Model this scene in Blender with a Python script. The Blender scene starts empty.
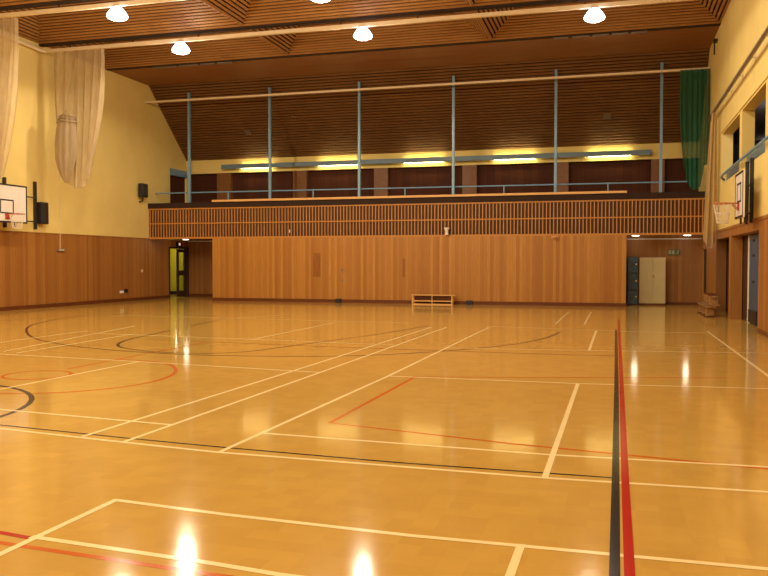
import bpy, bmesh, math, random
from mathutils import Matrix, Vector
random.seed(7)
S = bpy.context.scene
COL = S.collection
PI = math.pi

# ------------------------------------------------------------------ room constants (metres)
LX, RX = -18.85, 3.10          # left / right wall faces
PY, BY = 30.0, 30.15           # storage panel face / balcony front face
PZ = 2.57                      # top of the wood panelling
ZC = 8.97                      # coffer valleys / flat soffit
YB = -6.0                      # wall behind the camera

# ------------------------------------------------------------------ materials
def new_mat(name):
    m = bpy.data.materials.new(name); m.use_nodes = True
    nt = m.node_tree; b = nt.nodes['Principled BSDF']
    return m, nt, b

def N(nt, typ, **kw):
    n = nt.nodes.new(typ)
    for k, v in kw.items():
        setattr(n, k, v)
    return n

def mth(nt, op, a, b=None, c=None):
    n = N(nt, 'ShaderNodeMath', operation=op)
    for i, v in enumerate((a, b, c)):
        if v is None: continue
        if isinstance(v, (int, float)): n.inputs[i].default_value = v
        else: nt.links.new(v, n.inputs[i])
    return n.outputs[0]

def mixc(nt, f, a, b):
    n = N(nt, 'ShaderNodeMix', data_type='RGBA')
    for sock, v in ((n.inputs[0], f), (n.inputs[6], a), (n.inputs[7], b)):
        if isinstance(v, (int, float)): sock.default_value = v
        elif isinstance(v, tuple): sock.default_value = (*v, 1)
        else: nt.links.new(v, sock)
    return n.outputs[2]

def noise(nt, scale, vec_scale=(1, 1, 1), detail=3, rough=.55):
    tc = N(nt, 'ShaderNodeTexCoord'); mp = N(nt, 'ShaderNodeMapping')
    mp.inputs['Scale'].default_value = vec_scale
    nt.links.new(tc.outputs['Object'], mp.inputs[0])
    n = N(nt, 'ShaderNodeTexNoise'); n.inputs['Scale'].default_value = scale
    n.inputs['Detail'].default_value = detail; n.inputs['Roughness'].default_value = rough
    nt.links.new(mp.outputs[0], n.inputs['Vector'])
    return n.outputs['Fac']

def ramp01(nt, v, lo, hi):
    n = N(nt, 'ShaderNodeMapRange'); n.inputs[1].default_value = lo; n.inputs[2].default_value = hi
    nt.links.new(v, n.inputs[0]); return n.outputs[0]

def plain(name, col, rough=.5, metal=0., var=.08, vscale=3., spec=.5):
    m, nt, b = new_mat(name)
    f = ramp01(nt, noise(nt, vscale), .3, .7)
    d = tuple(c * (1 - var) for c in col); u = tuple(min(1, c * (1 + var)) for c in col)
    nt.links.new(mixc(nt, f, d, u), b.inputs['Base Color'])
    b.inputs['Roughness'].default_value = rough; b.inputs['Metallic'].default_value = metal
    b.inputs['Specular IOR Level'].default_value = spec
    return m

def boards(name, cols, axis='X', pitch=.1, rough=.4, seam=.06, grain=(9, 9, .6), spec=.4):
    """vertical boards, each with a tint of its own, fine grain running along Z"""
    m, nt, b = new_mat(name)
    tc = N(nt, 'ShaderNodeTexCoord'); sp = N(nt, 'ShaderNodeSeparateXYZ')
    nt.links.new(tc.outputs['Object'], sp.inputs[0])
    q = mth(nt, 'DIVIDE', sp.outputs[axis], pitch)
    cell = mth(nt, 'FLOOR', q); fr = mth(nt, 'FRACT', q)
    wn = N(nt, 'ShaderNodeTexWhiteNoise', noise_dimensions='1D'); nt.links.new(cell, wn.inputs['W'])
    base = mixc(nt, wn.outputs['Value'], cols[0], cols[1])
    g = ramp01(nt, noise(nt, 3.0, grain, 4, .65), .3, .72)
    base = mixc(nt, mth(nt, 'MULTIPLY', g, .55), base, cols[2])
    big = ramp01(nt, noise(nt, .55, (1, 1, .35), 2), .35, .7)
    base = mixc(nt, mth(nt, 'MULTIPLY', big, .35), base, cols[0])
    sm = mth(nt, 'LESS_THAN', fr, seam)
    base = mixc(nt, mth(nt, 'MULTIPLY', sm, .5), base, tuple(c * .25 for c in cols[0]))
    nt.links.new(base, b.inputs['Base Color'])
    b.inputs['Roughness'].default_value = rough; b.inputs['Specular IOR Level'].default_value = spec
    return m

def wood(name, a, c, scale=(1, 1, 1), rough=.45, s=4.):
    m, nt, b = new_mat(name)
    f = ramp01(nt, noise(nt, s, scale, 4, .6), .3, .7)
    nt.links.new(mixc(nt, f, a, c), b.inputs['Base Color'])
    b.inputs['Roughness'].default_value = rough; b.inputs['Specular IOR Level'].default_value = .3
    return m

def emit(name, col, strength, base=(.8, .8, .8)):
    m, nt, b = new_mat(name)
    b.inputs['Base Color'].default_value = (*base, 1)
    b.inputs['Emission Color'].default_value = (*col, 1); b.inputs['Emission Strength'].default_value = strength
    return m

def netting(name, col, opacity, trans=.35):
    m = bpy.data.materials.new(name); m.use_nodes = True; nt = m.node_tree
    nt.nodes.clear()
    out = N(nt, 'ShaderNodeOutputMaterial')
    d = N(nt, 'ShaderNodeBsdfDiffuse'); t = N(nt, 'ShaderNodeBsdfTranslucent'); tr = N(nt, 'ShaderNodeBsdfTransparent')
    f = ramp01(nt, noise(nt, 4., (2, 2, .5), 2), .3, .7)
    c = mixc(nt, f, tuple(x * .85 for x in col), col)
    nt.links.new(c, d.inputs[0]); nt.links.new(c, t.inputs[0])
    m1 = N(nt, 'ShaderNodeMixShader'); m1.inputs[0].default_value = trans
    nt.links.new(d.outputs[0], m1.inputs[1]); nt.links.new(t.outputs[0], m1.inputs[2])
    m2 = N(nt, 'ShaderNodeMixShader'); m2.inputs[0].default_value = opacity
    nt.links.new(tr.outputs[0], m2.inputs[1]); nt.links.new(m1.outputs[0], m2.inputs[2])
    nt.links.new(m2.outputs[0], out.inputs[0])
    return m

def floor_mat():
    m, nt, b = new_mat('varnished_floor')
    f = ramp01(nt, noise(nt, 1.2, (1, 1, 1), 4, .6), .3, .7)
    base = mixc(nt, f, (.610, .365, .082), (.675, .415, .100))
    # small laid squares, each with a tint of its own
    tc = N(nt, 'ShaderNodeTexCoord'); mp = N(nt, 'ShaderNodeMapping'); mp.inputs['Scale'].default_value = (7, 7, 7)
    nt.links.new(tc.outputs['Object'], mp.inputs[0])
    vf = N(nt, 'ShaderNodeVectorMath', operation='FLOOR'); nt.links.new(mp.outputs[0], vf.inputs[0])
    wn = N(nt, 'ShaderNodeTexWhiteNoise', noise_dimensions='3D'); nt.links.new(vf.outputs[0], wn.inputs['Vector'])
    base = mixc(nt, mth(nt, 'MULTIPLY', wn.outputs['Value'], .25), base, (.46, .25, .06))
    nt.links.new(base, b.inputs['Base Color'])
    b.inputs['Roughness'].default_value = .095; b.inputs['Specular IOR Level'].default_value = .19
    bp = N(nt, 'ShaderNodeBump'); bp.inputs['Strength'].default_value = .02; bp.inputs['Distance'].default_value = .02
    nt.links.new(noise(nt, 9., (1, 1, 1), 2), bp.inputs['Height']); nt.links.new(bp.outputs[0], b.inputs['Normal'])
    return m

M = {}
M['floor'] = floor_mat()
def line(n, c): M[n] = plain(n, c, .15, 0, .04, 3., .12)
line('line_white', (.96, .78, .42)); line('line_black', (.022, .016, .016)); line('line_red', (.46, .020, .010))
line('line_orange', (.60, .13, .010)); line('line_brown', (.20, .065, .018))
M['paint'] = plain('yellow_paint', (.77, .59, .215), .7, 0, .04, 1.2, .2)
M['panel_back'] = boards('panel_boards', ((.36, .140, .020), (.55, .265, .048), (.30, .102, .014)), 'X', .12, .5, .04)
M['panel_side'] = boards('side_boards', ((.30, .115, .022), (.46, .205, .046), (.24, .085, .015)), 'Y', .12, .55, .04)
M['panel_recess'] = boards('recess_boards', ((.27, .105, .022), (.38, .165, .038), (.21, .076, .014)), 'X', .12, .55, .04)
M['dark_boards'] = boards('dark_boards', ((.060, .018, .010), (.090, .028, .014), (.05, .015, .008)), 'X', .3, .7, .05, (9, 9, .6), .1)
M['pier'] = wood('pier_brick', (.16, .060, .018), (.22, .085, .026), (1, 1, 6))
M['hatch_wood'] = wood('hatch_wood', (.24, .085, .014), (.32, .12, .022), (6, 6, .6))
M['skirting'] = wood('skirting', (.11, .030, .010), (.16, .045, .014), (.4, .4, 3), .35)
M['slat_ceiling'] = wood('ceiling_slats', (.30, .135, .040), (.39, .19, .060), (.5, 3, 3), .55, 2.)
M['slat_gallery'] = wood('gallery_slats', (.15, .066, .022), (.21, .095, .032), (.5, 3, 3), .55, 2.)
M['slat_dark'] = plain('ceiling_void', (.030, .015, .008), .9, 0, .1)
M['soffit'] = wood('smooth_soffit', (.24, .10, .032), (.30, .13, .045), (.3, 2, 2), .5, 2.)
M['screen_slat'] = wood('screen_slats', (.44, .18, .036), (.54, .24, .055), (4, 4, .5), .45)
M['screen_back'] = plain('screen_back', (.060, .024, .010), .8, 0, .1)
M['ledge_dark'] = plain('dark_ledge', (.036, .020, .014), .7, 0, .1, 3., .1)
M['light_wood'] = wood('light_wood', (.62, .33, .11), (.74, .42, .15), (.5, 4, 4), .4)
M['bench_wood'] = wood('bench_wood', (.66, .36, .12), (.78, .45, .16), (.5, 4, 4), .4)
M['gym_wood'] = wood('gym_bench_wood', (.26, .12, .045), (.44, .23, .085), (3, .5, 4), .4)
M['blue_steel'] = plain('blue_grey_steel', (.16, .30, .45), .35, 0, .06)
M['trough'] = plain('blue_grey_trough', (.13, .20, .27), .5, 0, .05)
M['rail'] = plain('cream_rail', (.74, .60, .40), .4, 0, .06)
M['white'] = plain('white_enamel', (.80, .76, .70), .4, 0, .04)
M['board_white'] = plain('backboard_white', (.82, .74, .70), .35, 0, .03)
M['black'] = plain('black_plastic', (.014, .013, .016), .45, 0, .1)
M['dark_steel'] = plain('dark_steel', (.035, .030, .032), .45, .3, .1)
M['rim'] = plain('orange_rim', (.45, .12, .035), .4, 0, .05)
M['rim_red'] = plain('red_mount', (.45, .05, .04), .4, 0, .05)
M['net_beige'] = netting('beige_netting', (.72, .57, .36), .64)
M['net_beige_dense'] = netting('beige_netting_bundle', (.56, .43, .27), .80)
M['net_beige_thin'] = netting('beige_netting_thin', (.64, .44, .21), .78)
M['net_green'] = netting('green_netting', (.028, .17, .10), .80)
M['cord_white'] = plain('white_cord', (.80, .70, .58), .8, 0, .05)
M['track'] = plain('brown_grey_track', (.25, .18, .13), .35, .4, .06)
M['door_brown'] = wood('dark_door_wood', (.045, .022, .012), (.070, .034, .018), (3, 3, .5))
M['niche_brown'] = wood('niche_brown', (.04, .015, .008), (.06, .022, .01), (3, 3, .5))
M['door_blue'] = plain('blue_grey_door', (.045, .085, .17), .4, 0, .06)
M['lime'] = plain('lime_paint', (.60, .53, .020), .6, 0, .04)
M['locker'] = plain('dark_blue_locker', (.045, .10, .17), .2, 0, .25, 9.)
M['cabinet'] = plain('beige_steel', (.56, .47, .25), .4, 0, .04)
M['chrome'] = plain('chrome', (.75, .72, .68), .2, 1., .03)
M['sign_green'] = plain('sign_green', (.075, .11, .04), .5, 0, .05)
M['sign_pale'] = plain('sign_pale', (.42, .38, .22), .5, 0, .03)
M['bell'] = emit('lamp_bell', (.93, .90, 1.0), 9.)
M['tube'] = emit('lit_tube', (1.0, .86, .38), 21.)
M['down'] = emit('lit_diffuser', (1.0, .88, .70), 5.)
M['red_dot'] = emit('lit_red_symbol', (1.0, .45, .38), .8)
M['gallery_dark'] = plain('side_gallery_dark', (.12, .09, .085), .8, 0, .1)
M['blue_panel'] = plain('blue_guard_panel', (.06, .12, .20), .3, 0, .1)
def glass_mat():
    m = bpy.data.materials.new('clear_glass'); m.use_nodes = True; nt = m.node_tree; nt.nodes.clear()
    out = N(nt, 'ShaderNodeOutputMaterial'); g = N(nt, 'ShaderNodeBsdfGlossy'); g.inputs['Roughness'].default_value = .05
    t = N(nt, 'ShaderNodeBsdfTransparent'); t.inputs[0].default_value = (.85, .88, .82, 1)
    mx = N(nt, 'ShaderNodeMixShader'); mx.inputs[0].default_value = .06
    nt.links.new(t.outputs[0], mx.inputs[1]); nt.links.new(g.outputs[0], mx.inputs[2]); nt.links.new(mx.outputs[0], out.inputs[0])
    return m
M['glass'] = glass_mat()

# ------------------------------------------------------------------ mesh builder (world coordinates)
class MB:
    def __init__(s): s.v = []; s.f = []; s.mi = []; s.mats = []; s.sm = []
    def _m(s, mat):
        if mat not in s.mats: s.mats.append(mat)
        return s.mats.index(mat)
    def add(s, vs, fs, mat, smooth=False):
        o = len(s.v); s.v += [tuple(map(float, p)) for p in vs]; k = s._m(mat)
        for f in fs: s.f.append([o + i for i in f]); s.mi.append(k); s.sm.append(smooth)
        return s
    def box(s, x0, x1, y0, y1, z0, z1, mat):
        x0, x1 = sorted((x0, x1)); y0, y1 = sorted((y0, y1)); z0, z1 = sorted((z0, z1))
        vs = [(x, y, z) for z in (z0, z1) for y in (y0, y1) for x in (x0, x1)]
        return s.add(vs, [(0, 2, 3, 1), (4, 5, 7, 6), (0, 1, 5, 4), (2, 6, 7, 3), (0, 4, 6, 2), (1, 3, 7, 5)], mat)
    def quad(s, pts, mat): return s.add(pts, [tuple(range(len(pts)))], mat)
    def tube(s, pts, r, mat, n=10, caps=True, radii=None):
        pts = [Vector(p) for p in pts]; rings = []
        for i, p in enumerate(pts):
            a = pts[max(0, i - 1)]; b = pts[min(len(pts) - 1, i + 1)]; d = (b - a).normalized()
            if i == 0: up = Vector((0, 0, 1)) if abs(d.z) < .9 else Vector((1, 0, 0))
            u = d.cross(up).normalized(); w = u.cross(d).normalized(); up = w
            rr = radii[i] if radii else r
            rings.append([p + (u * math.cos(2 * PI * k / n) + w * math.sin(2 * PI * k / n)) * rr for k in range(n)])
        vs = [q for R in rings for q in R]; fs = []
        for i in range(len(pts) - 1):
            for k in range(n):
                fs.append((i * n + k, i * n + (k + 1) % n, (i + 1) * n + (k + 1) % n, (i + 1) * n + k))
        s.add(vs, fs, mat, True)
        if caps:
            s.add(rings[0], [tuple(range(n))[::-1]], mat); s.add(rings[-1], [tuple(range(n))], mat)
        return s
    def lathe(s, c, prof, mat, n=24):
        vs = []; fs = []
        for (r, z) in prof:
            for k in range(n): a = 2 * PI * k / n; vs.append((c[0] + r * math.cos(a), c[1] + r * math.sin(a), c[2] + z))
        for i in range(len(prof) - 1):
            for k in range(n): fs.append((i * n + k, i * n + (k + 1) % n, (i + 1) * n + (k + 1) % n, (i + 1) * n + k))
        return s.add(vs, fs, mat, True)
    def grid(s, rows, mat, smooth=True, closed=False):
        n = len(rows[0]); vs = [p for r in rows for p in r]; fs = []
        for i in range(len(rows) - 1):
            for k in range(n if closed else n - 1):
                fs.append((i * n + k, i * n + (k + 1) % n, (i + 1) * n + (k + 1) % n, (i + 1) * n + k))
        return s.add(vs, fs, mat, smooth)
    def build(s, name, parent=None, bevel=0):
        me = bpy.data.meshes.new(name)
        off = parent.matrix_world.translation if parent else Vector((0, 0, 0))
        off = wloc(parent) if parent else off
        me.from_pydata([Vector(p) - off for p in s.v], [], s.f)
        for mt in s.mats: me.materials.append(M[mt])
        for p, k, sm in zip(me.polygons, s.mi, s.sm): p.material_index = k; p.use_smooth = sm
        me.update()
        o = bpy.data.objects.new(name, me); COL.objects.link(o)
        if parent: o.parent = parent
        if bevel:
            bv = o.modifiers.new('bevel', 'BEVEL'); bv.width = bevel; bv.segments = 2; bv.limit_method = 'ANGLE'
        return o

def wloc(o):
    v = Vector((0, 0, 0))
    while o: v += o.location; o = o.parent
    return v

def tag(o, label, cat, group=None):
    o['label'] = label; o['category'] = cat
    if group: o['group'] = group
    return o
def thing(name, loc, label, cat, group=None):
    o = bpy.data.objects.new(name, None); COL.objects.link(o); o.location = loc
    o.empty_display_size = .2
    return tag(o, label, cat, group)
def struct(o): o['kind'] = 'structure'; return o
def dup(root, loc, label, group=None):
    r = root.copy(); COL.objects.link(r); r.location = loc; r['label'] = label
    if group: r['group'] = group
    for ch in [c for c in root.children]:
        c = ch.copy(); COL.objects.link(c); c.parent = r
        for g in [g for g in ch.children]:
            d = g.copy(); COL.objects.link(d); d.parent = c
    return r

# ------------------------------------------------------------------ floor with painted court lines
fl = MB()
fl.quad([(-21.5, YB, 0), (5.2, YB, 0), (5.2, 33.7, 0), (-21.5, 33.7, 0)], 'floor')
RN = 0
def ribbon(pts, w, mat, lvl):
    global RN; RN += 1
    z = .0003 * lvl + .00001 * RN; P = [Vector((p[0], p[1], 0)) for p in pts]; L = []; R = []
    closed = (P[0] - P[-1]).length < 1e-6
    for i, p in enumerate(P):
        a = P[i - 1] if i > 0 else (P[-2] if closed else p); b = P[i + 1] if i < len(P) - 1 else (P[1] if closed else p)
        d = (b - a).normalized(); n = Vector((-d.y, d.x, 0)) * (w / 2)
        L.append((p.x + n.x, p.y + n.y, z)); R.append((p.x - n.x, p.y - n.y, z))
    for i in range(len(P) - 1): fl.quad([R[i], R[i + 1], L[i + 1], L[i]], mat)
def smooth(pts, n=6):
    out = []
    for i in range(len(pts) - 1):
        p0 = pts[max(0, i - 1)]; p1 = pts[i]; p2 = pts[i + 1]; p3 = pts[min(len(pts) - 1, i + 2)]
        for k in range(n):
            t = k / n
            out.append(tuple(.5 * (2 * b + (c - a) * t + (2 * a - 5 * b + 4 * c - d) * t * t + (3 * b - a - 3 * c + d) * t ** 3)
                             for a, b, c, d in zip(p0, p1, p2, p3)))
    out.append(pts[-1]); return out
def circ(cx, cy, r, a0=0, a1=360, n=48):
    return [(cx + r * math.cos(math.radians(a0 + (a1 - a0) * k / n)), cy + r * math.sin(math.radians(a0 + (a1 - a0) * k / n))) for k in range(n + 1)]
W = .047
# badminton courts (white)
for pts in [[(-13, 7.15), (-5.5, 6.26), (-4.09, 6.075), (-3.12, 5.965), (-.47, 5.90), (2.9, 6.02)],      # back line
            [(-13, 7.85), (-6.22, 7.08), (-4.07, 6.86)], [(-3.05, 6.75), (-.5, 6.63), (2.9, 6.75)],    # long service lines
            [(-3.10, 5.95), (-2.97, 10.69), (-2.90, 19.4)],                                         # side line, middle court
            [(-4.07, 6.06), (-4.01, 9.7), (-3.88, 19.2)], [(-4.55, 6.17), (-4.45, 9.8), (-4.24, 19.1)],
            [(-.47, 5.90), (-.44, 10.65)], [(-.42, 14.82), (-.39, 19.2)],
            [(-2.97, 10.66), (-.44, 10.68), (2.9, 11.0)], [(-12.5, 11.65), (-7.5, 11.17), (-4.01, 10.75)],
            [(-3, 14.5), (-.42, 14.80), (2.9, 15.28)], [(-11, 15.35), (-7.1, 15.04), (-4.0, 14.75)],
            [(-3, 19.75), (-.49, 19.38), (.93, 19.1), (2.0, 19.3)],
            [(-7.22, 8.15), (-7.15, 11.15)], [(-7.04, 14.95), (-6.98, 19.75)],
            [(-11.40, 10.5), (-11.55, 15.9)], [(-10.25, 11.75), (-11.3, 17.4)], [(-9.86, 11.6), (-10.05, 15.4)],
            [(-1.43, 21.0), (-1.38, 26.4)], [(-.72, 21.0), (-.70, 26.5)], [(2.05, 5.0), (2.05, 19.7)],
            [(-3.12, 4.58), (-3.14, 2.0)], [(-3.14, 4.57), (-2.3, 4.49), (-1.1, 4.43), (.76, 4.44), (2.9, 4.42)], [(-3.16, 3.82), (-2.0, 3.735), (-1.6, 3.69), (2.9, 3.50)],
            [(-.48, 4.46), (-.50, 2.4)], [(-14.5, 20.9), (-5, 20.3)], [(-10.5, 19.8), (-9.3, 23.0)]]:
    far = max(p[1] for p in pts) > 12
    ribbon(pts, W if not far else .045, 'line_white', 5)
# basketball / netball lines
ribbon([(-13, 7.35), (-5.63, 6.40), (-4.15, 6.23), (-3.18, 6.14), (-1.58, 6.04), (.02, 6.04)], .032, 'line_black', 3)
ribbon(smooth([(-14.8, 20.4), (-14.75, 19.2), (-14.35, 17.9), (-13.65, 16.5), (-12.4, 14.95), (-11.19, 13.80), (-9.86, 12.98), (-9.0, 12.62),
               (-8.15, 12.38), (-6.91, 12.22), (-5.83, 12.33), (-4.69, 12.62), (-3.75, 13.13), (-3.0, 13.85), (-2.49, 14.46), (-1.89, 15.45), (-1.41, 16.78), (-1.16, 18.5)]), .055, 'line_black', 3)
ribbon(smooth([(-10.5, 20.6), (-10.25, 19.3), (-9.70, 15.9), (-9.47, 14.5), (-9.2, 13.65), (-8.85, 13.1), (-8.40, 12.75), (-7.76, 12.47), (-7.04, 12.42), (-6.5, 12.60),
               (-6.08, 13.1), (-5.70, 14.4), (-4.93, 16.96), (-4.43, 19.5)]), .055, 'line_black', 2)
ribbon([(-9.17, 14.50), (-6.72, 14.24), (-3.97, 14.06), (-1.14, 14.0), (.02, 14.05)], .05, 'line_brown', 2)
ribbon(circ(-8.05, 6.40, 2.15), .06, 'line_black', 3)
ribbon([(.010, -1), (.014, 4), (.028, 7.5), (.04, 11), (.05, 19.6)], .054, 'line_black', 6)
ribbon([(.085, -1), (.088, 6), (.105, 12), (.125, 23.2)], .054, 'line_red', 6)
# orange
ribbon(smooth([(-7.7, 11.3), (-7.2, 11.27), (-6.91, 11.18), (-6.45, 10.88), (-6.09, 10.41), (-5.86, 9.9), (-5.78, 9.35), (-5.87, 8.85), (-6.09, 8.48), (-6.35, 8.22), (-6.75, 8.02), (-7.3, 7.92)]), .055, 'line_orange', 2)
ribbon([(-7.66, 10.05), (-7.66, 14.2)], .05, 'line_orange', 2)
ribbon(circ(-7.66, 9.42, .44, n=32), .05, 'line_orange', 2)
ribbon([(1.45, 11.76), (-1.35, 10.99), (-2.60, 10.73), (-2.64, 7.37), (-.84, 6.95), (1.12, 6.63), (2.9, 6.3)], .05, 'line_orange', 2)
ribbon([(-9, 4.0), (-3.26, 3.69), (-1.94, 3.60), (2.9, 3.35)], .045, 'line_orange', 2)
ribbon([(-9, 4.2), (-3.37, 3.83), (-3.15, 3.80)], .045, 'line_red', 3)
ribbon(smooth([(-15.9, 17.2), (-15.6, 18.5), (-15.2, 20.0), (-14.2, 21.4)]), .05, 'line_brown', 2)
struct(fl.build('floor'))

# ------------------------------------------------------------------ walls
w = MB()
DY0, DY1, DZ = 31.72, 33.36, 2.20        # door opening in the left wall
GY0, GY1, GZ0, GZ1 = 31.85, 33.3, 3.7, 5.42   # gallery doorway
T = .25
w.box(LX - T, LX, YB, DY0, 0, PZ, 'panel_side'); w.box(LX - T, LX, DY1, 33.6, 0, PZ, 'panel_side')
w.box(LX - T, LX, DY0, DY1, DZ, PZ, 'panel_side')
w.box(LX - T, LX, YB, GY0, PZ, 10.2, 'paint'); w.box(LX - T, LX, GY0, 33.6, PZ, GZ0, 'paint')
w.box(LX - T, LX, GY0, 33.6, GZ1, 10.2, 'paint'); w.box(LX - T, LX, GY1, 33.6, GZ0, GZ1, 'paint')
struct(w.build('wall_left'))
q = MB(); q.box(LX, LX + .018, YB, DY0, PZ - .02, PZ + .012, 'panel_side'); struct(q.build('trim_5'))

w = MB()
TR = .30
# lower, boarded part with two doorway openings
for y0, y1 in ((YB, 19.72), (24.25, 24.62), (27.6, 30.35), (31.75, 33.6)):
    w.box(RX, RX + TR, y0, y1, 0, PZ, 'panel_side')
for y0, y1, z0 in ((19.72, 24.25, 2.30), (24.62, 27.6, 2.30), (30.35, 31.75, 2.05)):
    w.box(RX, RX + TR, y0, y1, z0, PZ, 'panel_side')
# upper, painted part with three gallery openings
OP = ((11.55, 14.95), (15.3, 18.75), (19.12, 22.5), (22.9, 26.45))
w.box(RX, RX + TR, YB, 33.6, 5.45, 10.2, 'paint'); w.box(RX, RX + TR, YB, 33.6, PZ, 3.95, 'paint')
ys = [YB] + [q for o in OP for q in o] + [33.6]
for i in range(0, len(ys), 2): w.box(RX, RX + TR, ys[i], ys[i + 1], 3.95, 5.45, 'paint')
struct(w.build('wall_right'))
q = MB(); q.box(RX - .03, RX, YB, 26.7, 5.50, 5.56, 'paint'); struct(q.build('trim_3'))
q = MB(); q.box(RX - .02, RX, YB, 30.1, PZ - .06, PZ + .01, 'panel_side'); struct(q.build('trim_4'))

w = MB()      # storage block under the gallery: the big boarded face
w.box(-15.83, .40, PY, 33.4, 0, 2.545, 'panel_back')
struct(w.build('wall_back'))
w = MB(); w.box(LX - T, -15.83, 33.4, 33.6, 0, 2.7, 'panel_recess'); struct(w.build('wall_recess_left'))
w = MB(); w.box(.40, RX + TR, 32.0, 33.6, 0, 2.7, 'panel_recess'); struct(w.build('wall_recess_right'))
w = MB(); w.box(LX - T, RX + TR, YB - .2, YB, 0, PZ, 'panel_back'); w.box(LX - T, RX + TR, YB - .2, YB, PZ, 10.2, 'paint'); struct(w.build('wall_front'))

# gallery: floor slab, soffit, rear wall with piers and dark bays
w = MB()
w.box(LX, RX, BY + .12, 33.6, 2.60, 2.9, 'soffit'); w.box(LX, RX, BY + .12, 33.6, 3.45, 3.6, 'gallery_dark')
struct(w.build('floor_gallery'))
w = MB()
GY = 33.3
w.box(LX, RX, GY, GY + .35, 5.60, 6.35, 'paint')
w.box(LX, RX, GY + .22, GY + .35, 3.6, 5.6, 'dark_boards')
for a, b in ((-17.33, -16.66), (-13.63, -13.0), (-9.92, -9.31), (-6.10, -5.50), (-2.30, -1.80), (1.34, 1.84)):
    w.box(a, b, GY, GY + .22, 3.6, 5.60, 'pier')
struct(w.build('wall_gallery'))
# sloping slatted ceiling over the gallery
w = MB()
A = Vector((0, BY + .05, ZC - .02)); B = Vector((0, GY + .02, 6.16)); dv = (B - A); Ls = dv.length; dn = dv / Ls
nn = Vector((0, -dn.z, dn.y)); nn = nn if nn.z < 0 else -nn
def slab(y0, y1, x0, x1, t0, t1, mat):
    c = []
    for t in (t0, t1):
        for s_ in (y0, y1):
            p = A + dn * s_ + nn * t
            for x in (x0, x1): c.append((x, p.y, p.z))
    w.add(c, [(0, 1, 3, 2), (4, 6, 7, 5), (0, 4, 5, 1), (2, 3, 7, 6), (0, 2, 6, 4), (1, 5, 7, 3)], mat)
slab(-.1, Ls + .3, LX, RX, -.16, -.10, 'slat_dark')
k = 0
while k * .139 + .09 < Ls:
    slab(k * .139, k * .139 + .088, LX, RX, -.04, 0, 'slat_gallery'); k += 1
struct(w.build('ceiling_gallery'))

# main ceiling: flat soffit strip + hipped slatted coffers
w = MB()
w.box(LX, RX, 27.42, BY + .10, ZC, ZC + .12, 'soffit')
XV = [LX, -11.3, -4.03, RX]
YV = [27.25 - 3.7 * i for i in range(10)]
HW = .09
for i, yv in enumerate(YV): w.box(LX, RX, yv - HW, yv + (HW if i else .17), ZC - (.07 if i else .012), ZC + .16, 'slat_dark')
def face(bl, br, tl, tr, n_in, pitch=.128, sw=.078):
    """slats across a face: bl-br is the low edge, tl-tr the high edge, n_in points up into the void"""
    bl, br, tl, tr, n_in = map(Vector, (bl, br, tl, tr, n_in))
    mb = (bl + br) / 2; mt = (tl + tr) / 2; Ls = ((tl - bl) - ((tl - bl).dot((br - bl).normalized())) * (br - bl).normalized()).length
    up = n_in * .11
    w.quad([bl + up, br + up, tr + up, tl + up] if (tl - tr).length > .01 else [bl + up, br + up, tl + up], 'slat_dark')
    k = 0
    while k * pitch + sw < Ls:
        s0 = k * pitch / Ls; s1 = (k * pitch + sw) / Ls
        a = bl.lerp(tl, s0); b = br.lerp(tr, s0); c = br.lerp(tr, s1); d = bl.lerp(tl, s1); th = n_in * .035
        w.add([a, b, c, d, a + th, b + th, c + th, d + th], [(0, 1, 2, 3), (0, 4, 5, 1), (2, 6, 7, 3), (0, 3, 7, 4), (1, 5, 6, 2)], 'slat_ceiling')
        k += 1
RISE, INS = .92, 1.40
for i in range(len(YV) - 1):
    yf = YV[i] - HW; yn = YV[i + 1] + HW; ym = (yf + yn) / 2; zt = ZC + RISE * (yf - yn) / 3.7
    for j in range(3):
        x0, x1 = XV[j], XV[j + 1]
        P = lambda x, y, z=ZC: (x, y, z)
        a, b = x0 + INS, x1 - INS
        face(P(x0, yf), P(x1, yf), P(a, ym, zt), P(b, ym, zt), (0, .45, .9))
        face(P(x0, yn), P(x1, yn), P(a, ym, zt), P(b, ym, zt), (0, -.45, .9))
        face(P(x0, yn), P(x0, yf), P(a, ym, zt), P(a, ym, zt), (-.55, 0, .83))
        face(P(x1, yn), P(x1, yf), P(b, ym, zt), P(b, ym, zt), (.55, 0, .83))
w.box(LX - T, RX + TR, YB - .2, BY, 10.1, 10.2, 'slat_dark')
struct(w.build('ceiling'))

# baseboards and trims
def bb(name, *boxes):
    q = MB()
    for b in boxes: q.box(*b, 'skirting')
    struct(q.build(name))
bb('baseboard_back', (-15.85, .42, PY - .02, PY, 0, .13))
bb('baseboard_left', (LX, LX + .02, YB, DY0 - .02, 0, .13))
bb('baseboard_recess', (LX, -15.83, 33.38, 33.4, 0, .13), (.42, RX, 31.98, 32.0, 0, .10))
bb('baseboard_right', (RX - .018, RX, YB, 19.72, 0, .10), (RX - .018, RX, 27.6, 30.3, 0, .10))
q = MB(); q.box(.45, RX, 31.955, 31.998, 2.44, 2.48, 'white'); struct(q.build('trim_1'))
q = MB(); q.box(LX + .02, -15.85, 33.355, 33.398, 2.52, 2.56, 'white'); struct(q.build('trim_2'))

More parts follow.
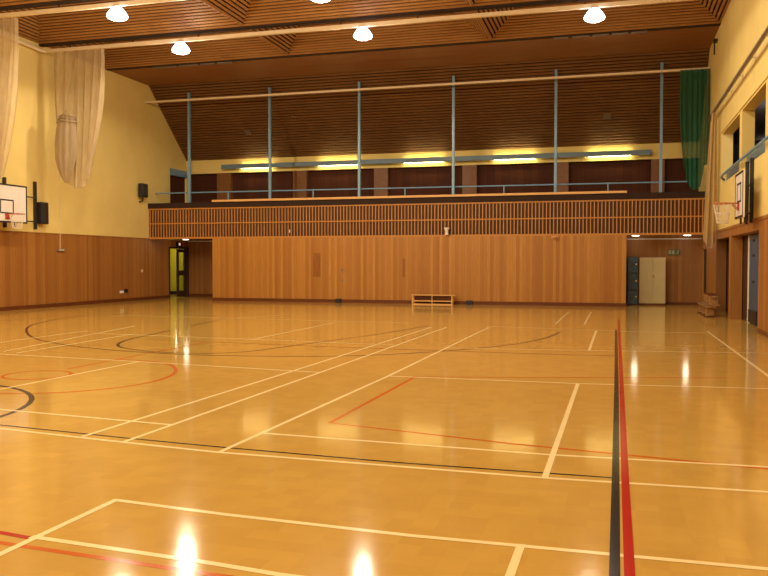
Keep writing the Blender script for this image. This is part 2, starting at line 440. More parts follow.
# spaces behind the openings
w = MB()      # lime corridor behind the left doors
w.quad([(LX - T, 30.2, 0), (LX - T, 30.2, 2.7), (-21.4, 30.2, 2.7), (-21.4, 30.2, 0)], 'lime')
w.quad([(-21.4, 30.2, 0), (-21.4, 30.2, 2.7), (-21.4, 36, 2.7), (-21.4, 36, 0)], 'lime')
w.quad([(LX - T, 36, 0), (LX - T, 36, 2.7), (-21.4, 36, 2.7), (-21.4, 36, 0)], 'lime')
w.quad([(LX - T, 33.55, 0), (LX - T, 33.55, 2.7), (LX - T, 36, 2.7), (LX - T, 36, 0)], 'lime')
w.quad([(LX - T, 30.2, 2.7), (LX - T, 36, 2.7), (-21.4, 36, 2.7), (-21.4, 30.2, 2.7)], 'white')
w.box(-21.4, -21.37, 30.2, 36, 0, .14, 'black'); w.box(-21.4, LX - T, 35.97, 36, 0, .14, 'black')
w.quad([(-21.5, 33.65, -.002), (LX - T, 33.65, -.002), (LX - T, 36, -.002), (-21.5, 36, -.002)], 'skirting')
struct(w.build('wall_corridor'))
w = MB()      # shallow niche behind the right-hand doorways
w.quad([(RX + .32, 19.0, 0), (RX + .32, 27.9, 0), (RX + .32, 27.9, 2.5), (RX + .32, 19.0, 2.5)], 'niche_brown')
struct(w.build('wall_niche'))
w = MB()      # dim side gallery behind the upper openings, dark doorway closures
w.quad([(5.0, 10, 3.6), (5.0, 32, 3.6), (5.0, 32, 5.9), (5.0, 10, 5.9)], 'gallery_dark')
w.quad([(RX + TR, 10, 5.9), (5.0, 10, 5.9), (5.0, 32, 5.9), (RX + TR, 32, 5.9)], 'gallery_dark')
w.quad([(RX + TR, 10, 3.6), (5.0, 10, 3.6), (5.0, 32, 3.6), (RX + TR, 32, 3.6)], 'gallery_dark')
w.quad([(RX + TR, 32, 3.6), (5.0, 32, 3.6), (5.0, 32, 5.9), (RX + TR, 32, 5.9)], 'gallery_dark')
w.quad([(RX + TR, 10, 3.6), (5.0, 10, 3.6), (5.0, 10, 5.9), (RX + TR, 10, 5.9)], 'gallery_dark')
struct(w.build('wall_side_gallery'))

# doors
d = MB()      # left double doors: frame, one leaf closed with two panes, the other folded into the corridor
d.box(LX - .12, LX + .03, DY0 - .03, DY0 + .05, 0, DZ + .05, 'door_brown'); d.box(LX - .12, LX + .03, DY1 - .07, DY1 + .03, 0, DZ + .05, 'door_brown')
d.box(LX - .12, LX + .03, DY0, DY1, DZ - .02, DZ + .06, 'door_brown')
door1 = struct(d.build('door_1'))
d = MB(); a, b = 32.48, 33.29; X0, X1 = LX - .09, LX - .045
d.box(X0, X1, a, a + .16, .02, 2.17, 'door_brown'); d.box(X0, X1, b - .14, b, .02, 2.17, 'door_brown')
for z0, z1 in ((.02, .30), (.98, 1.20), (2.02, 2.17)): d.box(X0, X1, a + .16, b - .14, z0, z1, 'door_brown')
leaf = d.build('door_leaf', door1)
for z0, z1 in ((.30, .98), (1.20, 2.02)):
    MB().box(X0 + .018, X0 + .026, a + .16, b - .14, z0, z1, 'glass').build('glass_pane', leaf)
d = MB(); d.box(X0 - .85, X0, DY0 + .055, DY0 + .095, .02, 2.17, 'door_brown'); d.build('door_leaf', door1)

NX = RX + .32
d = MB()
d.box(NX - .03, NX, 23.02, 23.24, 0, 2.28, 'white')
door2 = struct(d.build('door_2'))
d = MB(); d.box(NX - .025, NX - .002, 20.6, 23.02, .03, 2.26, 'door_blue'); lf = d.build('door_leaf', door2)
for z in (1.72, 1.05, 2.1): MB().box(NX - .04, NX - .025, 22.2, 22.5, z, z + .06, 'black').build('door_fitting', lf)
MB().box(NX - .06, NX - .026, 21.7, 22.9, .03, .36, 'black').build('kick_plate', lf)
d = MB(); d.box(RX + .05, RX + .12, 30.35, 31.75, 0, 2.05, 'black'); struct(d.build('door_3'))
d = MB(); d.box(LX - .16, LX - .10, GY0, GY1, GZ0, GZ1, 'dark_boards'); d.box(LX - .10, LX + .01, GY0, GY1, GZ1, 5.72, 'blue_steel'); struct(d.build('door_4'))

# ------------------------------------------------------------------ balcony front
t = thing('balcony_screen', (-7.9, BY, 2.6), 'orange slatted timber front of the balcony, running the full width above the panelling', 'balcony front')
q = MB()
x = LX + .05
while x < RX - .02:
    q.box(x, x + .036, BY - .04, BY - .008, 2.57, 3.81, 'screen_slat'); x += .130
q.build('slat_panel', t)
for n_, z0, z1 in (('bottom_rail', 2.545, 2.62), ('middle_rail', 3.160, 3.205), ('top_rail', 3.765, 3.82)):
    MB().box(LX, RX, BY - .06, BY - .03, z0, z1, 'screen_slat').build(n_, t)
MB().box(LX, RX, BY + .0, BY + .12, 2.55, 3.82, 'screen_back').build('backing_board', t)
MB().box(LX, RX, BY - .09, BY + .62, 3.82, 4.04, 'ledge_dark').build('ledge', t)
q = MB(); q.box(-15.84, .40, BY - .16, BY + .30, 4.04, 4.12, 'light_wood')
o = q.build('ledge_plank'); tag(o, 'long pale wooden plank lying along the dark balcony ledge', 'plank')
o.location = (0, 0, 0)

t = thing('gallery_railing', (-7.9, 30.62, 4.04), 'low blue-grey metal handrail along the balcony edge', 'railing')
MB().tube([(LX + .01, 30.62, 4.50), (2.85, 30.62, 4.44)], .028, 'blue_steel').build('handrail', t)
for x in (-15.42, -11.67, -7.86, -4.02, -.25):
    MB().tube([(x, 30.62, 4.04), (x, 30.62, 4.48)], .028, 'blue_steel').build('post', t)
places = ('leftmost of the six tall blue-grey posts, nearest the yellow left wall', 'second tall blue-grey post from the left on the balcony ledge',
          'third tall blue-grey post from the left on the balcony ledge', 'fourth tall blue-grey post from the left, just right of the ledge centre',
          'tall blue-grey post second from the right, left of the last post', 'rightmost tall blue-grey post, beside the green net')
for x, lb in zip((-17.13, -13.48, -9.68, -5.93, -2.12, 1.55), places):
    p = MB().box(x - .048, x + .048, 30.44, 30.54, 4.04, 8.64, 'blue_steel').build('support_post')
    tag(p, lb, 'post', 'tall balcony posts')

q = MB(); q.box(LX, RX, 29.92, 30.00, 8.19, 8.26, 'rail'); o = q.build('curtain_rail')
tag(o, 'long cream rail high across the front of the balcony posts', 'rail')
# ------------------------------------------------------------------ gallery light trough
t = thing('light_trough', (-7.8, 33.1, 5.75), 'long blue-grey light trough with lit tubes on the gallery rear wall', 'light')
q = MB(); q.box(-16.97, 1.33, 33.02, 33.05, 5.745, 5.94, 'trough'); q.box(-16.97, 1.33, 33.05, GY, 5.84, 5.86, 'trough')
q.build('fascia', t)
for a, b in ((-16.05, -14.6), (-12.37, -10.65), (-8.55, -6.9), (-4.75, -3.1), (-1.02, .57)):
    MB().tube([(a, 33.16, 5.775), (b, 33.16, 5.775)], .032, 'tube').build('lower_tube', t)
    MB().tube([(a, 33.16, 5.905), (b, 33.16, 5.905)], .022, 'tube').build('upper_tube', t)

# ------------------------------------------------------------------ ceiling rails, tracks, lamps
for yv, z, lb in ((23.5, 8.70, 'cream net rail across the hall ceiling, the one nearer the balcony'), (19.85, 8.72, 'cream net rail across the hall ceiling, at the top left corner of the photo')):
    t = thing('net_rail', (-7.9, yv, z), lb, 'rail', 'ceiling net rails')
    MB().box(LX + .25, RX, yv - .05, yv + .05, z - .05, z + .06, 'rail').build('channel', t)
    for x in [LX + 1.2 + 2.4 * i for i in range(9)]:
        MB().box(x - .02, x + .02, yv - .02, yv + .02, z + .06, ZC - .07, 'dark_steel').build('hanger', t)
q = MB(); q.tube([(LX + .25, 23.5, 8.70), (LX + .13, 23.35, 8.72), (LX + .11, 23.0, 8.75), (LX + .11, 21.6, 8.78), (LX + .11, 19.85, 8.75)], .07, 'rail', 8)
o = q.build('wall_rail'); tag(o, 'cream curved net rail along the top of the yellow left wall', 'rail')
q = MB()
for a, b in ((-2.0, -1.52), (-1.40, -.85), (-.75, -.25), (-.15, .35), (.45, .95)): q.box(a, b, 27.36, 27.44, 8.90, 8.96, 'track')
q.box(-2.0, .95, 27.38, 27.44, 8.94, 8.97, 'dark_steel')
tag(q.build('cable_trunking'), 'pale segmented trunking along the soffit edge on the right, below the right lamp', 'trunking')
q = MB()
for a, b in ((-16.9, -15.9), (-15.8, -15.0), (-14.9, -14.3), (-14.2, -13.6)): q.box(a, b, 27.36, 27.44, 8.90, 8.96, 'track')
q.box(-16.9, -13.6, 27.38, 27.44, 8.94, 8.97, 'dark_steel')
tag(q.build('cable_trunking'), 'pale segmented trunking along the soffit edge on the left, below the left lamp', 'trunking')

def make_lamp(loc, label):
    t = thing('high_bay_lamp', loc, label, 'lamp', 'high bay lamps')
    x, y, z = loc
    q = MB().lathe((x, y, z), [(.02, .252), (.11, .25), (.15, .22), (.20, .16), (.25, .09), (.285, .03), (.29, .0), (.265, -.04), (.18, -.08), (.09, -.095), (.0, -.10)], 'bell')
    q.build('shade', t)
    MB().lathe((x, y, z), [(0, .28), (.12, .28), (.12, .25), (0, .245)], 'white', 16).build('lamp_neck', t)
    return t
L0 = make_lamp((-13.48, 23.5, 8.37), 'glowing white bell lamp on the nearer-to-balcony rail, left one of its three')
dup(L0, (-7.35, 23.5, 8.37), 'glowing white bell lamp on the nearer-to-balcony rail, middle one of its three')
dup(L0, (-.60, 23.5, 8.37), 'glowing white bell lamp on the nearer-to-balcony rail, right one of its three')
dup(L0, (-13.36, 19.85, 8.39), 'glowing white bell lamp at the top left, above the beige net')
dup(L0, (-7.35, 19.85, 8.39), 'glowing white bell lamp cut off by the top edge of the photo')
def plight(x, y, z, p, col, r=.15, kind='POINT'):
    l = bpy.data.lights.new('lamp_light', kind); l.energy = p; l.color = col; l.shadow_soft_size = r
    if kind == 'SPOT': l.spot_size = math.radians(172); l.spot_blend = .15
    o = bpy.data.objects.new('lamp_light', l); o.location = (x, y, z); COL.objects.link(o); return o
WARM = (1.0, .86, .60)
for yv in (23.5, 19.85, 16.15, 12.45, 8.75, 5.05, 1.35, -2.35):
    for x in (-13.4, -7.35, -.6):
        k = .56 if x > -1 else (1.0 if x > -10 else 1.2)
        plight(x, yv, 8.12, 270 * k, WARM, .14, 'SPOT'); plight(x, yv, 8.12, 120 * k, WARM, .14)

def downlight(x, y, z, label):
    t = thing('ceiling_light', (x, y, z), label, 'light', 'lights under the balcony')
    MB().lathe((x, y, z), [(0, 0), (.15, 0), (.15, -.03), (.13, -.03)], 'white', 20).build('housing', t)
    MB().lathe((x, y, z), [(.13, -.03), (.12, -.05), (0, -.055)], 'down', 20).build('diffuser', t)
    l = bpy.data.lights.new('down_light', 'POINT'); l.energy = 5; l.color = WARM; l.shadow_soft_size = .1
    o = bpy.data.objects.new('down_light', l); o.location = (x, y, z - .2); COL.objects.link(o)
downlight(.74, 31.2, 2.60, 'round lit light under the balcony, above the dark lockers')
downlight(2.52, 31.2, 2.60, 'round lit light under the balcony, right of the exit sign')
downlight(-17.9, 31.5, 2.60, 'round lit light under the balcony, beside the lime doorway')
plight(-20.3, 32.6, 2.4, 34, (1, .92, .75), .15)
plight(-20.3, 35.0, 2.4, 18, (1, .92, .75), .15)
plight(4.6, 24.0, 5.6, 50, (.75, .85, 1), .1)
q = MB().lathe((-2.08, PY - .10, 2.47), [(0, .05), (.09, .05), (.10, 0), (0, -.01)], 'light_wood', 16)
q.box(-2.20, -1.96, PY - .06, PY, 2.44, 2.53, 'light_wood')
tag(q.build('wall_light'), 'small pale fitting at the top of the panelling, under the balcony slats', 'fitting')
q = MB(); q.lathe((-6.07, BY - .19, 2.60), [(0, 0), (.08, 0), (.06, .06), (.045, .13), (.07, .20), (.11, .26), (.11, .28), (0, .28)], 'white', 18)
q.box(-6.09, -6.05, BY - .19, BY - .05, 2.70, 2.74, 'white')
tag(q.build('spotlight'), 'small white spotlight at the foot of the balcony slats, right of centre', 'spotlight')
q = MB().lathe((-12.46, BY - .09, 2.74), [(0, 0), (.025, .01), (.025, .13), (0, .14)], 'white', 12)
q.box(-12.47, -12.45, BY - .08, BY - .04, 2.79, 2.83, 'white')
tag(q.build('wall_hook'), 'tiny white fitting on the balcony slats, left of centre', 'fitting')

q = MB().lathe((4.93, 31.0, 5.68), [(0, .08), (.06, .06), (.085, 0), (.06, -.06), (0, -.08)], 'down', 16)
tag(q.build('globe_lamp'), 'small lit lamp inside the side gallery, seen through a right wall opening', 'lamp')
for x, y, z, lb in ((-.326, 32.203, 7.159, 'small square detector on the sloping gallery ceiling, right side'), (-15.246, 32.168, 7.190, 'small square detector on the sloping gallery ceiling, left side')):
    q = MB(); dz = Vector((0, -.666, -.746))
    e1 = Vector((.14, 0, 0)); e2 = dn * .12; c = Vector((x, y, z)); vs = []
    for k in (0, .05):
        for a, b in ((-1, -1), (1, -1), (1, 1), (-1, 1)): vs.append(c + e1 * a + e2 * b + nn * k)
    q.add(vs, [(0, 1, 2, 3), (7, 6, 5, 4), (0, 4, 5, 1), (1, 5, 6, 2), (2, 6, 7, 3), (3, 7, 4, 0)], 'track')
    tag(q.build('smoke_detector'), lb, 'detector', 'gallery ceiling detectors')

# ------------------------------------------------------------------ nets
def drape(cols, y, amp, folds, mat, nt=40, seed=1, ex=2.2):
    """cols: list of (x_top, z_top, x_bottom, z_bottom); folds run down the cloth"""
    rnd = random.Random(seed); q = MB(); n = 90; rows = []
    def at(s):
        f = s * (len(cols) - 1); i = min(int(f), len(cols) - 2); u = f - i; u2 = u * u * (3 - 2 * u) * .5 + u * .5
        return [a + (b - a) * u2 for a, b in zip(cols[i], cols[i + 1])]
    ph = rnd.random() * 6
    for j in range(nt + 1):
        t = j / nt; row = []
        for i in range(n + 1):
            s = i / n; xt, zt, xb, zb = at(s)
            e = t ** ex
            x = xt + (xb - xt) * e; z = zt + (zb - zt) * t
            a = amp * (.45 + .55 * math.sin(t * PI * .8)) 
            yy = y + a * math.sin(s * folds * 2 * PI + ph + .5 * math.sin(3 * t)) + .4 * a * math.sin(s * folds * 4.7 * PI + 1.3 + t)
            row.append((x + .25 * a * math.cos(s * folds * 2 * PI + ph), yy, z))
        rows.append(row)
    q.grid(rows, mat); return q
t = thing('sports_net', (-17.4, 23.45, 8.64), 'beige divider net gathered on the left wall with a tied bundle, right of the backboard', 'net')
drape([(-18.36, 8.64, -18.05, 4.80), (-17.9, 8.64, -17.85, 4.28), (-17.4, 8.64, -17.5, 4.05), (-17.0, 8.64, -17.2, 4.08), (-16.6, 8.64, -17.0, 4.42), (-16.37, 8.64, -16.82, 5.1)], 23.5, .10, 6, 'net_beige').build('net_drape', t)
rows = []; prof = [(6.60, .03), (6.52, .12), (6.46, .20), (6.40, .25), (6.34, .27), (6.28, .30), (6.0, .37), (5.5, .41), (5.0, .38), (4.7, .30), (4.45, .20), (4.25, .07), (4.2, .01)]
for z, r in prof:
    r *= .9
    cx = -17.57 + .05 * math.sin(z)
    rows.append([(cx + r * (1 + .10 * math.sin(9 * a)) * math.cos(a), 23.18 + r * .6 * (1 + .10 * math.sin(9 * a)) * math.sin(a), z) for a in [2 * PI * k / 60 for k in range(60)]])
MB().grid(rows, 'net_beige_dense', True, True).build('net_bundle', t)
q = MB()
for z, r in ((6.42, .28), (6.33, .31), (6.22, .35)):
    q.tube([(-17.57 + r * math.cos(a), 23.18 + r * .65 * math.sin(a), z + .02 * math.sin(a * 3)) for a in [2 * PI * k / 30 for k in range(31)]], .016, 'net_beige_dense', 6)
q.tube([(-17.57, 23.2, 6.58), (-17.5, 23.3, 7.2), (-17.48, 23.45, 8.4)], .012, 'net_beige_dense', 6)
q.build('tie_rope', t)
q = drape([(-18.3, 8.64, -18.3, 3.3), (-17.8, 8.64, -17.95, 3.5), (-17.2, 8.64, -17.55, 3.8), (-16.7, 8.64, -17.32, 4.1)], 19.85, .10, 6, 'net_beige', seed=3)
tag(q.build('sports_net'), 'beige net hanging at the left edge of the photo, above the backboard', 'net')
q = drape([(2.12, 8.19, 2.30, 4.75), (2.30, 8.19, 2.38, 4.35), (2.5, 8.19, 2.52, 4.12), (2.7, 8.19, 2.68, 4.06), (2.88, 8.19, 2.82, 4.22), (2.98, 8.19, 2.92, 4.9), (3.08, 8.19, 3.07, 4.95)], 29.80, .045, 7, 'net_green', seed=5, ex=3.2)
tag(q.build('sports_net'), 'dark green net gathered at the right end of the balcony rail', 'net')
q = drape([(2.86, 6.2, 2.64, 2.35), (2.90, 6.2, 2.76, 2.1), (2.94, 6.2, 2.90, 2.0), (2.98, 6.2, 3.05, 2.3)], 27.0, .09, 2, 'net_beige_thin', seed=8, ex=.7)
tag(q.build('sports_net'), 'beige net hanging from the end of the right wall track, behind the hoop', 'net')

# track on the right wall
t = thing('net_track', (2.92, 20, 6.26), 'brown-grey net track with brackets running along the yellow right wall', 'track')
MB().tube([(2.93, YB + .1, 6.24), (2.93, 27.2, 6.26), (2.93, 27.9, 6.24), (2.94, 28.2, 6.16)], .05, 'track', 8).build('track_tube', t)
for y in (11.0, 12.9, 14.8, 16.7, 18.6, 20.5, 22.4, 24.3, 26.2):
    q = MB(); q.box(2.90, RX, y - .025, y + .025, 6.30, 6.335, 'rail'); q.box(RX - .02, RX, y - .05, y + .05, 6.2, 6.42, 'rail'); q.build('bracket', t)
# side gallery handrail
t = thing('wall_handrail', (3.0, 22, 4.2), 'blue-grey handrail across the openings high in the right wall', 'handrail')
MB().tube([(RX, 25.9, 4.02), (RX - .10, 25.75, 4.08), (RX - .10, 25.4, 4.12), (RX - .10, YB + 6, 4.17)], .035, 'blue_steel').build('rail_tube', t)
for i, (a, b) in enumerate(OP):
    MB().box(RX + .12, RX + .16, a, b, 3.95, 4.30, 'blue_panel').build('guard_panel', t)
# small bracket where right wall meets soffit
q = MB(); q.box(2.98, RX, 27.9, 28.2, 8.62, 8.70, 'dark_steel'); q.box(2.98, 3.02, 27.9, 27.96, 8.2, 8.70, 'dark_steel'); pass
tag(q.build('wall_bracket'), 'small dark bracket high on the right wall at the soffit corner', 'bracket')

# ------------------------------------------------------------------ basketball hoops
def hoop(name_label, bx, sgn, yc, hw, z0, z1, rz, wall, posts, post_z, rimr=.225, reach=.15, pw=.042):
    """bx: board plane, sgn: +1 faces +X"""
    t = thing('basketball_hoop', (wall, yc, z0), name_label, 'basketball hoop', 'wall hoops')
    b = MB(); b.box(bx - .02, bx + .02, yc - hw, yc + hw, z0, z1, 'board_white')
    bd = b.build('backboard', t)
    f = bx + sgn * .0215
    def edge(y0, y1, za, zb, nm, mt='black', th=.006):
        return (f - .003 * sgn, f + sgn * th, y0, y1, za, zb, mt)
    q = MB()
    for y0, y1, za, zb in ((yc - hw, yc + hw, z0, z0 + .05), (yc - hw, yc + hw, z1 - .05, z1), (yc - hw, yc - hw + .05, z0, z1), (yc + hw - .05, yc + hw, z0, z1)):
        q.box(*edge(y0, y1, za, zb, ''))
    q.build('border_line', bd)
    q = MB(); tw = .295; ta, tb = rz + .02, rz + .46
    for y0, y1, za, zb in ((yc - tw, yc + tw, ta, ta + .04), (yc - tw, yc + tw, tb - .04, tb), (yc - tw, yc - tw + .04, ta, tb), (yc + tw - .04, yc + tw, ta, tb)):
        q.box(*edge(y0, y1, za, zb, ''))
    q.build('target_square', bd)
    cx = bx + sgn * (.02 + reach + rimr)
    q = MB(); q.tube([(cx + rimr * math.cos(a), yc + rimr * math.sin(a), rz) for a in [2 * PI * k / 32 for k in range(33)]], .012, 'rim', 8)
    for dy in (-.09, .09):
        q.tube([(bx + sgn * .02, yc + dy, rz), (cx - sgn * rimr * .92, yc + dy, rz)], .010, 'rim', 6)
        q.tube([(bx + sgn * .02, yc + dy, rz - .16), (cx - sgn * rimr * .92, yc + dy, rz)], .010, 'rim', 6)
    rm = q.build('rim', t)
    MB().box(bx + sgn * .02, bx + sgn * .05, yc - .075, yc + .075, rz - .15, rz + .0, 'rim_red').build('rim_plate', rm)
    q = MB(); n = 12
    for k in range(n):
        for s in (1, -1):
            pts = []
            for j in range(7):
                u = j / 6; a = 2 * PI * (k + s * u * 1.5) / n; r = rimr * (1 - .42 * u ** .8); pts.append((cx + r * math.cos(a), yc + r * math.sin(a), rz - .01 - .44 * u))
            q.tube(pts, .0045, 'cord_white', 5, False)
    for u in (.5, 1.0):
        r = rimr * (1 - .42 * u ** .8); q.tube([(cx + r * math.cos(a), yc + r * math.sin(a), rz - .01 - .44 * u) for a in [2 * PI * j / 24 for j in range(25)]], .006, 'cord_white', 5)
    q.build('hoop_net', t)
    px = wall + sgn * .045
    for y in posts:
        MB().box(px - .04, px + .045, y - pw, y + pw, *post_z, 'dark_steel').build('wall_post', t)
    bk = bx - sgn * .02
    for z in (z0 + .08, z1 - .32):
        for y, yb in zip(posts, (yc - hw * .8, yc + hw * .8)):
            MB().tube([(px + sgn * .03, y, z + .06), (bk, yb, z)], .022, 'dark_steel', 8).build('strut', t)
        MB().box(bk - .02, bk + .02, yc - hw * .98, yc + hw * .98, z - .03, z + .03, 'dark_steel').build('crossbar', t)
    for y in (yc - hw * .5, yc + hw * .5):
        MB().box(bk - sgn * .045 - .02, bk - sgn * .045 + .02, y - .025, y + .025, z0 - .12, z1 - .1, 'dark_steel').build('upright', t)
    return t
hoop('white-faced basketball backboard and hoop on the left wall at the photo edge', -18.22, 1, 21.10, .90, 2.80, 4.00, 3.06, LX, (21.70, 23.12), (2.68, 4.28))
hoop('basketball hoop seen edge-on with its net, on the right wall', 2.74, -1, 20.05, .60, 2.58, 3.62, 2.92, RX, (20.55, 21.25), (2.50, 4.00), .20, .15, .03)

# ------------------------------------------------------------------ loudspeakers
def speaker(x0, x1, y0, y1, z0, z1, label):
    t = thing('loudspeaker', (LX, (y0 + y1) / 2, z0), label, 'loudspeaker', 'wall loudspeakers')
    MB().box(x0, x1 - .015, y0, y1, z0, z1, 'black').build('cabinet', t, .02)
    MB().box(x1 - .02, x1 + .006, y0 + .03, y1 - .03, z0 + .04, z1 - .04, 'dark_steel').build('grille', t, .01)
    MB().box(LX, x0 + .01, (y0 + y1) / 2 - .05, (y0 + y1) / 2 + .05, z0 + .1, z0 + .25, 'dark_steel').build('bracket', t)
    return t
speaker(LX + .05, LX + .27, 23.2, 23.54, 2.86, 3.60, 'tall black loudspeaker on the left wall beside the backboard')
s = speaker(LX + .08, LX + .30, 29.22, 29.64, 4.24, 4.80, 'small black loudspeaker on the yellow wall near the balcony corner')
MB().tube([(LX + .16, 29.43, 4.24), (LX + .16, 29.43, 4.10), (LX, 29.43, 4.05)], .035, 'dark_steel', 8).build('mount_arm', s)

# ------------------------------------------------------------------ small wall fittings
q = MB(); q.box(LX, LX + .06, 24.25, 24.62, 1.95, 2.05, 'track'); q.box(LX + .06, LX + .08, 24.3, 24.56, 1.985, 2.015, 'white')
tag(q.build('wall_box'), 'small flat metal box on the left panelling below the tied net', 'wall box')
q = MB(); q.tube([(LX + .02, 24.42, 2.05), (LX + .02, 24.42, 5.0)], .012, 'rail', 6)
tag(q.build('pull_cord'), 'thin pale cord running down the left wall below the tied net', 'cord')
t = thing('wall_socket', (LX, 28.3, .36), 'white and dark socket low on the left panelling', 'socket')
MB().box(LX, LX + .04, 28.0, 28.22, .34, .44, 'white').build('socket_plate', t); MB().box(LX, LX + .06, 28.3, 28.48, .36, .50, 'black').build('socket_box', t)
q = MB().box(LX, LX + .03, 29.52, 29.62, 1.16, 1.27, 'rail'); tag(q.build('wall_switch'), 'tiny pale switch on the left panelling near the recess', 'switch')
for x, lb in ((-10.36, 'small dark floor socket box against the panelling, left of the bench'), (-5.2, 'small dark floor socket box against the panelling, right of the bench')):
    q = MB(); q.box(x - .11, x + .11, PY - .14, PY - .021, 0, .16, 'black'); q.box(x - .05, x + .05, PY - .16, PY - .14, .05, .11, 'dark_steel')
    tag(q.build('floor_socket', None, .012), lb, 'socket box', 'floor socket boxes')
q = MB(); q.box(-11.44, -11.13, PY - .006, PY, 1.0, 1.94, 'hatch_wood'); tag(q.build('wall_hatch'), 'darker flush hatch in the back panelling, left of centre', 'hatch')
q = MB(); q.box(-7.80, -7.70, PY - .006, PY, 1.02, 1.72, 'hatch_wood'); tag(q.build('wall_hatch'), 'narrow dark slot cover in the back panelling above the bench', 'hatch')
q = MB(); q.box(-10.27, -10.20, PY - .02, PY, 1.22, 1.34, 'track'); tag(q.build('panel_lock'), 'small upper metal lock on the back panelling, right of the hatch', 'lock', 'panel locks')
q = MB(); q.box(-10.27, -10.20, PY - .02, PY, .82, .92, 'track'); tag(q.build('panel_lock'), 'small lower metal lock on the back panelling, right of the hatch', 'lock', 'panel locks')

# signs
t = thing('exit_sign', (2.13, 31.98, 1.90), 'green and pale exit sign on the recess wall above and right of the cupboard', 'sign')
MB().box(1.90, 2.36, 31.965, 31.999, 1.86, 2.06, 'sign_green').build('sign_plate', t)
Yp = 31.958
ar = MB().box(1.93, 2.03, Yp, 31.966, 1.90, 2.03, 'sign_pale').build('arrow_panel', t)
MB().add([(1.95, 31.956, 1.965), (2.0, 31.956, 2.0), (2.0, 31.956, 1.93)], [(0, 1, 2)], 'sign_green').build('arrow', ar)
dp = MB().box(2.06, 2.14, Yp, 31.966, 1.89, 2.03, 'sign_pale').build('doorway_symbol', t)
fig = MB(); fig.tube([(2.20, Yp, 1.89), (2.24, Yp, 1.94), (2.265, Yp, 1.985), (2.30, Yp, 1.96)], .013, 'sign_pale', 6); fig.tube([(2.245, Yp, 1.945), (2.29, Yp, 1.925), (2.285, Yp, 1.885)], .012, 'sign_pale', 6)
fig.tube([(2.268, Yp, 1.985), (2.28, Yp, 2.03)], .02, 'sign_pale', 8); fig.build('running_figure', t)
t = thing('door_sign', (LX, 32.48, 2.27), 'small black sign box with a pale red lit symbol above the lime doorway', 'sign')
MB().box(LX + .0, LX + .08, 32.30, 32.68, 2.27, 2.50, 'black').build('sign_box', t, .01)
MB().box(LX + .08, LX + .086, 32.42, 32.56, 2.33, 2.44, 'red_dot').build('lit_symbol', t)

# ------------------------------------------------------------------ furniture in the right recess
t = thing('metal_locker', (.65, 31.7, 0), 'dark blue three-tier metal locker between the panelling and the beige cupboard', 'locker')
MB().box(.47, .855, 31.45, 31.96, .0, 1.80, 'black').build('body', t)
for z0, z1 in ((.04, .53), (.565, 1.165), (1.20, 1.78)):
    dr = MB().box(.485, .84, 31.425, 31.45, z0, z1, 'locker').build('locker_door', t, .006)
    MB().box(.76, .80, 31.41, 31.425, (z0 + z1) / 2, (z0 + z1) / 2 + .06, 'chrome').build('handle', dr)
t = thing('steel_cupboard', (1.34, 31.7, 0), 'beige two-door steel cupboard in the right recess', 'cupboard')
MB().box(.885, 1.815, 31.45, 31.95, .06, 1.76, 'cabinet').build('body', t, .008)
MB().box(.90, 1.80, 31.48, 31.94, 0, .06, 'skirting').build('plinth', t)
for a, b in ((.90, 1.346), (1.354, 1.80)):
    MB().box(a, b, 31.43, 31.45, .08, 1.745, 'cabinet').build('cupboard_door', t, .005)
q = MB(); q.box(1.33, 1.37, 31.405, 31.43, 1.03, 1.12, 'chrome'); q.build('handle', t); MB().box(1.385, 1.41, 31.41, 31.43, 1.03, 1.09, 'black').build('lock', t)

# ------------------------------------------------------------------ benches
def bench_parts(t, yc, x0, x1, h=.36):
    MB().box(x0, x1 + .08, yc - .12, yc + .12, h - .035, h, 'bench_wood').build('seat', t, .006)
    for x in (x0 + .02, x1 - .06):
        q = MB()
        q.box(x, x + .045, yc - .13, yc - .09, .0, h - .035, 'bench_wood'); q.box(x, x + .045, yc + .09, yc + .13, 0, h - .035, 'bench_wood')
        q.box(x, x + .045, yc - .09, yc + .09, .05, .09, 'bench_wood')
        q.build('leg_frame', t)
    MB().box(x0 + .06, x1 - .06, yc - .125, yc - .095, .115, .155, 'bench_wood').build('front_rail', t)
    MB().box(x0 + .06, x1 - .06, yc - .125, yc - .095, .0, .035, 'bench_wood').build('floor_rail', t)
    MB().box(x0 + .06, x1 - .06, yc + .095, yc + .125, .10, .32, 'skirting').build('back_board', t)
    MB().box((x0 + x1) / 2 - .015, (x0 + x1) / 2 + .015, yc - .12, yc - .09, .035, h - .035, 'bench_wood').build('centre_strut', t)
t = thing('low_bench', (-6.5, 29.6, 0), 'low pale wooden bench standing against the back panelling', 'bench')
bench_parts(t, 29.62, -7.32, -5.74, .37)

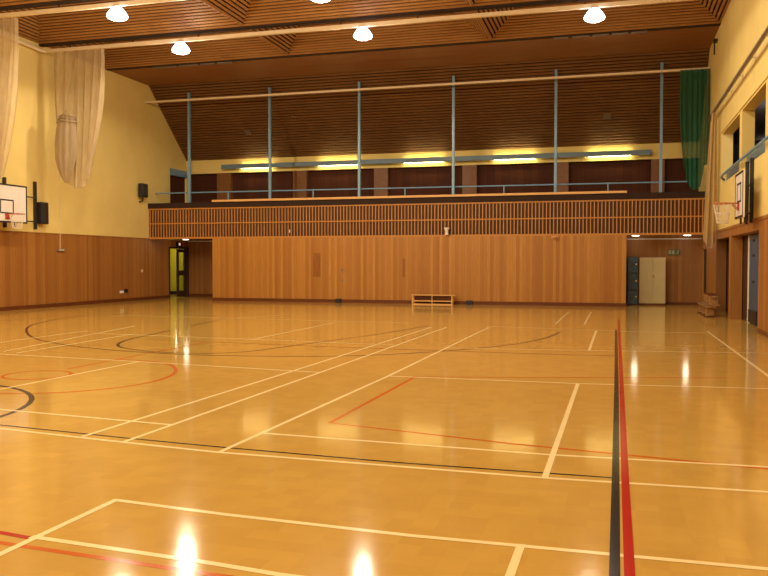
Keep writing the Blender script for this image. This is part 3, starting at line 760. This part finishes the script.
def gym_bench(z, flip, label, x, y0, y1, dx=0):
    t = thing('gym_bench', (x, (y0 + y1) / 2, z), label, 'bench', 'stacked gym benches')
    def B(n_, xa, xb, ya, yb, za, zb, mt, bev=.006):
        if flip: za, zb = .32 - zb, .32 - za
        return MB().box(x + xa, x + xb, ya, yb, z + za, z + zb, mt).build(n_, t, bev)
    B('seat', -.14, .14, y0, y1, .285, .32, 'gym_wood')
    B('beam', -.05, .05, y0 + .15, y1 - .1, .05, .10, 'gym_wood')
    for y in (y0 + .25, (y0 + y1) / 2, y1 - .3):
        B('leg', -.12, .12, y, y + .05, .03, .285, 'gym_wood'); B('foot', -.16, .16, y - .01, y + .06, 0, .03, 'skirting')
    return t
gym_bench(0, False, 'wooden gym bench on the floor by the right wall, lower one of the pile', 2.66, 24.75, 27.2)
gym_bench(.325, True, 'wooden gym bench upside down on the pile by the right wall', 2.78, 24.95, 27.0)

# ------------------------------------------------------------------ camera
cam = bpy.data.cameras.new('camera'); cam.sensor_width = 36; cam.lens = 810.16 / 768 * 36; cam.clip_end = 200
co = bpy.data.objects.new('camera', cam); COL.objects.link(co)
yaw, pit, rol = .2770, -.0308, .0009
cy, sy, cp, sp = math.cos(yaw), math.sin(yaw), math.cos(pit), math.sin(pit)
fw = Vector((-sy * cp, cy * cp, sp)); ri = Vector((cy, sy, 0)); up = ri.cross(fw)
r2 = ri * math.cos(rol) + up * math.sin(rol); u2 = up * math.cos(rol) - ri * math.sin(rol)
co.matrix_world = Matrix(((r2.x, u2.x, -fw.x, 0), (r2.y, u2.y, -fw.y, 0), (r2.z, u2.z, -fw.z, 1.55), (0, 0, 0, 1)))
S.camera = co
wd = bpy.data.worlds.new('world'); S.world = wd; wd.use_nodes = True
wd.node_tree.nodes['Background'].inputs[0].default_value = (.02, .015, .01, 1); wd.node_tree.nodes['Background'].inputs[1].default_value = .3
S.view_settings.view_transform = 'Standard'; S.view_settings.look = 'None'; S.view_settings.gamma = 1
S.view_settings.use_curve_mapping = False; S.view_settings.exposure = 0.0
